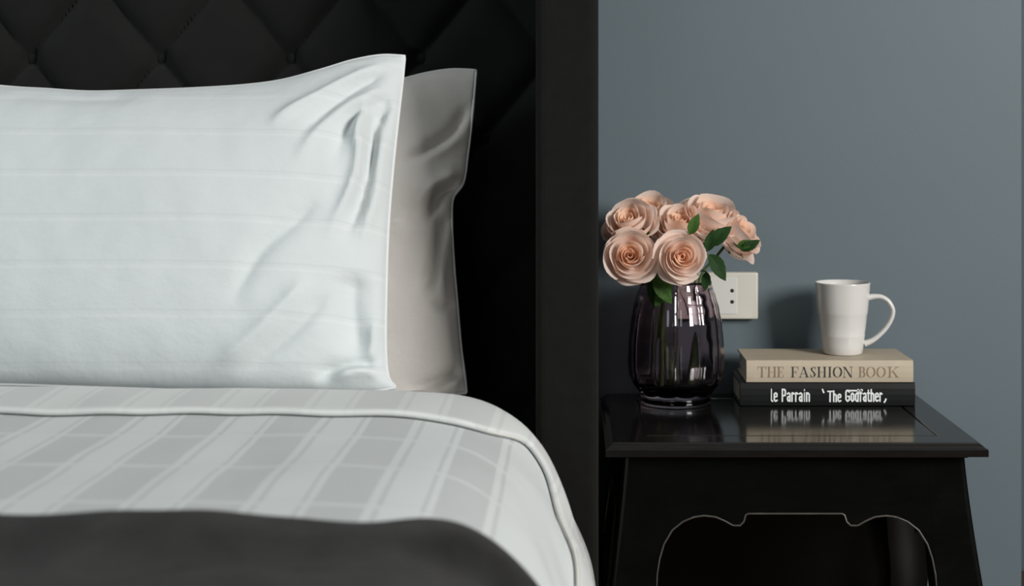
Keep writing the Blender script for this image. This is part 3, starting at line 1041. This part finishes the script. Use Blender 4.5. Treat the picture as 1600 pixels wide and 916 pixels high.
RINGS = [  # count, edge radius, edge height, half angle, curl, base height, material, scatter
    (3, 0.10, 0.20, 1.45, 0.0, -0.45, 'petal_in', 0.05),
    (3, 0.21, 0.24, 1.40, 0.0, -0.45, 'petal_in', 0.08),
    (3, 0.33, 0.29, 1.40, 0.1, -0.50, 'petal_in', 0.10),
    (4, 0.47, 0.34, 1.25, 0.15, -0.55, 'petal_mid', 0.10),
    (4, 0.68, 0.30, 1.25, 0.5, -0.62, 'petal_out', 0.12),
    (5, 0.82, 0.10, 1.10, 0.8, -0.68, 'petal_out', 0.14),
    (5, 0.88, -0.18, 0.95, 1.0, -0.74, 'petal_out', 0.14),
]
PET = [[petal_mesh('petal', r[1], r[2], r[3], r[4], r[5], M[r[6]], seed=k * 3 + s) for s in range(3)] for k, r in enumerate(RINGS)]
# sepals
def leaf_mesh(length, width, bend, mat, fold=0.25):
    nu, nv = 7, 12
    V = []
    for j in range(nv):
        v = j / (nv - 1)
        wv = width * (math.sin(PI * min(1, v * 0.97 + 0.02)) ** 0.8) * (1 - 0.35 * v)
        for i in range(nu):
            u = 2 * i / (nu - 1) - 1
            serr = 1 + (0.07 if (j % 2 and abs(u) > 0.9) else 0)
            V.append((u * wv * serr, length * v, fold * wv * abs(u) - bend * v * v * length + 0.03 * length * math.sin(6 * v) * u * u))
    o = mesh('leaf', V, grid_faces(nu, nv), mat)
    me = o.data
    bpy.data.objects.remove(o)
    return me
SEPAL = leaf_mesh(0.75, 0.17, 0.5, M['leaf_light'])
LEAF_D = leaf_mesh(1.0, 0.30, 0.25, M['leaf'])
LEAF_L = leaf_mesh(1.0, 0.30, 0.25, M['leaf_light'])
LEAF_D['x'] = 0
STEM_FOOT = Vector((vx, VY, vz + 0.020))
def rose(px, py, y, rpx, d, label, foot, spin=0.0, leaves=()):
    head = at(px, py, y)
    R = rpx * y / F
    axis = Vector(d).normalized()
    # the stem's foot stands on the thick bottom of the vase
    ft = STEM_FOOT + Vector((foot[0], foot[1], 0))
    root = thing('rose', label, 'flower', ft, 'roses in the vase')
    q = axis.to_track_quat('Z', 'Y')
    hp = head - ft
    for k, ring in enumerate(RINGS):
        n = ring[0]
        for i in range(n):
            me = PET[k][i % 3]
            o = bpy.data.objects.new('petal', me)
            COL.objects.link(o)
            o.parent = root
            ang = spin + k * 0.62 + 2 * PI * i / n + random.uniform(-0.3, 0.3)
            tilt = random.uniform(-1, 1) * ring[7]
            m = Matrix.Translation(hp) @ q.to_matrix().to_4x4() @ Matrix.Rotation(ang, 4, 'Z') @ Matrix.Rotation(tilt, 4, 'Y') @ Matrix.Scale(R * random.uniform(1 - ring[7] * 0.7, 1 + ring[7] * 0.7), 4)
            o.matrix_local = m
    base = hp - axis * R * 0.55
    for i in range(5):
        o = bpy.data.objects.new('sepal', SEPAL)
        COL.objects.link(o)
        o.parent = root
        o.matrix_local = Matrix.Translation(base - axis * R * 0.05) @ q.to_matrix().to_4x4() @ Matrix.Rotation(spin + 2 * PI * i / 5, 4, 'Z') @ Matrix.Rotation(0.5, 4, 'X') @ Matrix.Scale(R, 4)
    # stem: out of the neck of the vase, then up to the head
    neck = Vector((vx, VY, vz + HV)) - ft
    side = Vector((hp.x - neck.x, hp.y - neck.y, 0))
    neck = neck + side.normalized() * min(0.034, side.length * 0.55)
    p = catmull([Vector((0, 0, 0)), neck * 0.5 + Vector((0, 0, 0)), neck, base.lerp(neck, 0.35) - axis * 0.004, base], 8)
    v, f = tube(p, 0.0021, 8)
    mesh('stem', v, f, M['stem'], root)
    for (lx, ly, lyd, dx, dz, size, tw, dark) in leaves:
        s = at(lx, ly, lyd) - ft
        o = bpy.data.objects.new('leaf', LEAF_D if dark else LEAF_L)
        COL.objects.link(o)
        o.parent = root
        yv = Vector((dx, -0.25, dz)).normalized()
        zv = Vector((0.15 * tw, -1, 0.45)).normalized()
        xv = yv.cross(zv).normalized()
        zv = xv.cross(yv)
        mm = Matrix((xv, yv, zv)).transposed().to_4x4()
        o.matrix_local = Matrix.Translation(s) @ mm @ Matrix.Scale(size, 4)
        nearest = min(p, key=lambda a: (a - s).length)
        v, f = tube([nearest, nearest.lerp(s, 0.5) + Vector((0, 0, 0.003)), s], 0.0010, 6)
        mesh('leaf_stalk', v, f, M['stem'], root)
    return root
rose(985, 399, 2.085, 43, (0.0, -0.93, 0.28), 'blush rose at the lower left of the bunch, facing the room', (-0.02, -0.015), 0.3,
     [(1048, 440, 2.125, -0.5, -0.7, 0.040, 0.4, False), (1022, 432, 2.115, 0.55, -0.8, 0.044, -0.5, False), (1020, 436, 2.13, 0.05, -1, 0.036, 0.2, True)])
rose(1066, 401, 2.075, 41, (0.16, -0.96, 0.18), 'round blush rose at the centre front, directly above the vase rim', (0.006, -0.022), 1.1,
     [(1108, 398, 2.10, 0.62, -0.85, 0.042, 0.3, True), (1104, 425, 2.115, -0.1, -1, 0.026, 0.3, True)])
rose(982, 344, 2.125, 43, (-0.30, -0.60, 0.72), 'blush rose at the far left, tipped towards the bed', (-0.028, 0.004), 2.0)
rose(1014, 330, 2.185, 49, (0.0, -0.45, 0.88), 'blush rose at the upper left, tallest on that side', (-0.012, 0.022), 0.6)
rose(1064, 346, 2.15, 45, (0.0, -0.60, 0.80), 'blush rose half hidden behind the centre front one', (0.004, 0.018), 1.7,
     [(1078, 366, 2.085, 0.35, 0.9, 0.030, 0.2, False)])
rose(1112, 334, 2.165, 50, (0.22, -0.46, 0.86), 'wide blush rose at the upper right, tallest on that side', (0.022, 0.018), 2.6,
     [(1108, 384, 2.10, 0.75, 0.75, 0.040, 0.1, True), (1106, 392, 2.10, 0.2, 0.95, 0.030, -0.4, True)])
rose(1157, 362, 2.165, 46, (0.70, -0.34, 0.62), 'blush rose at the far right, tipped over the wall socket', (0.03, -0.002), 0.9,
     [(1160, 392, 2.11, 0.75, 0.55, 0.028, 0.3, True), (1152, 386, 2.115, 0.5, 0.2, 0.026, -0.3, False)])
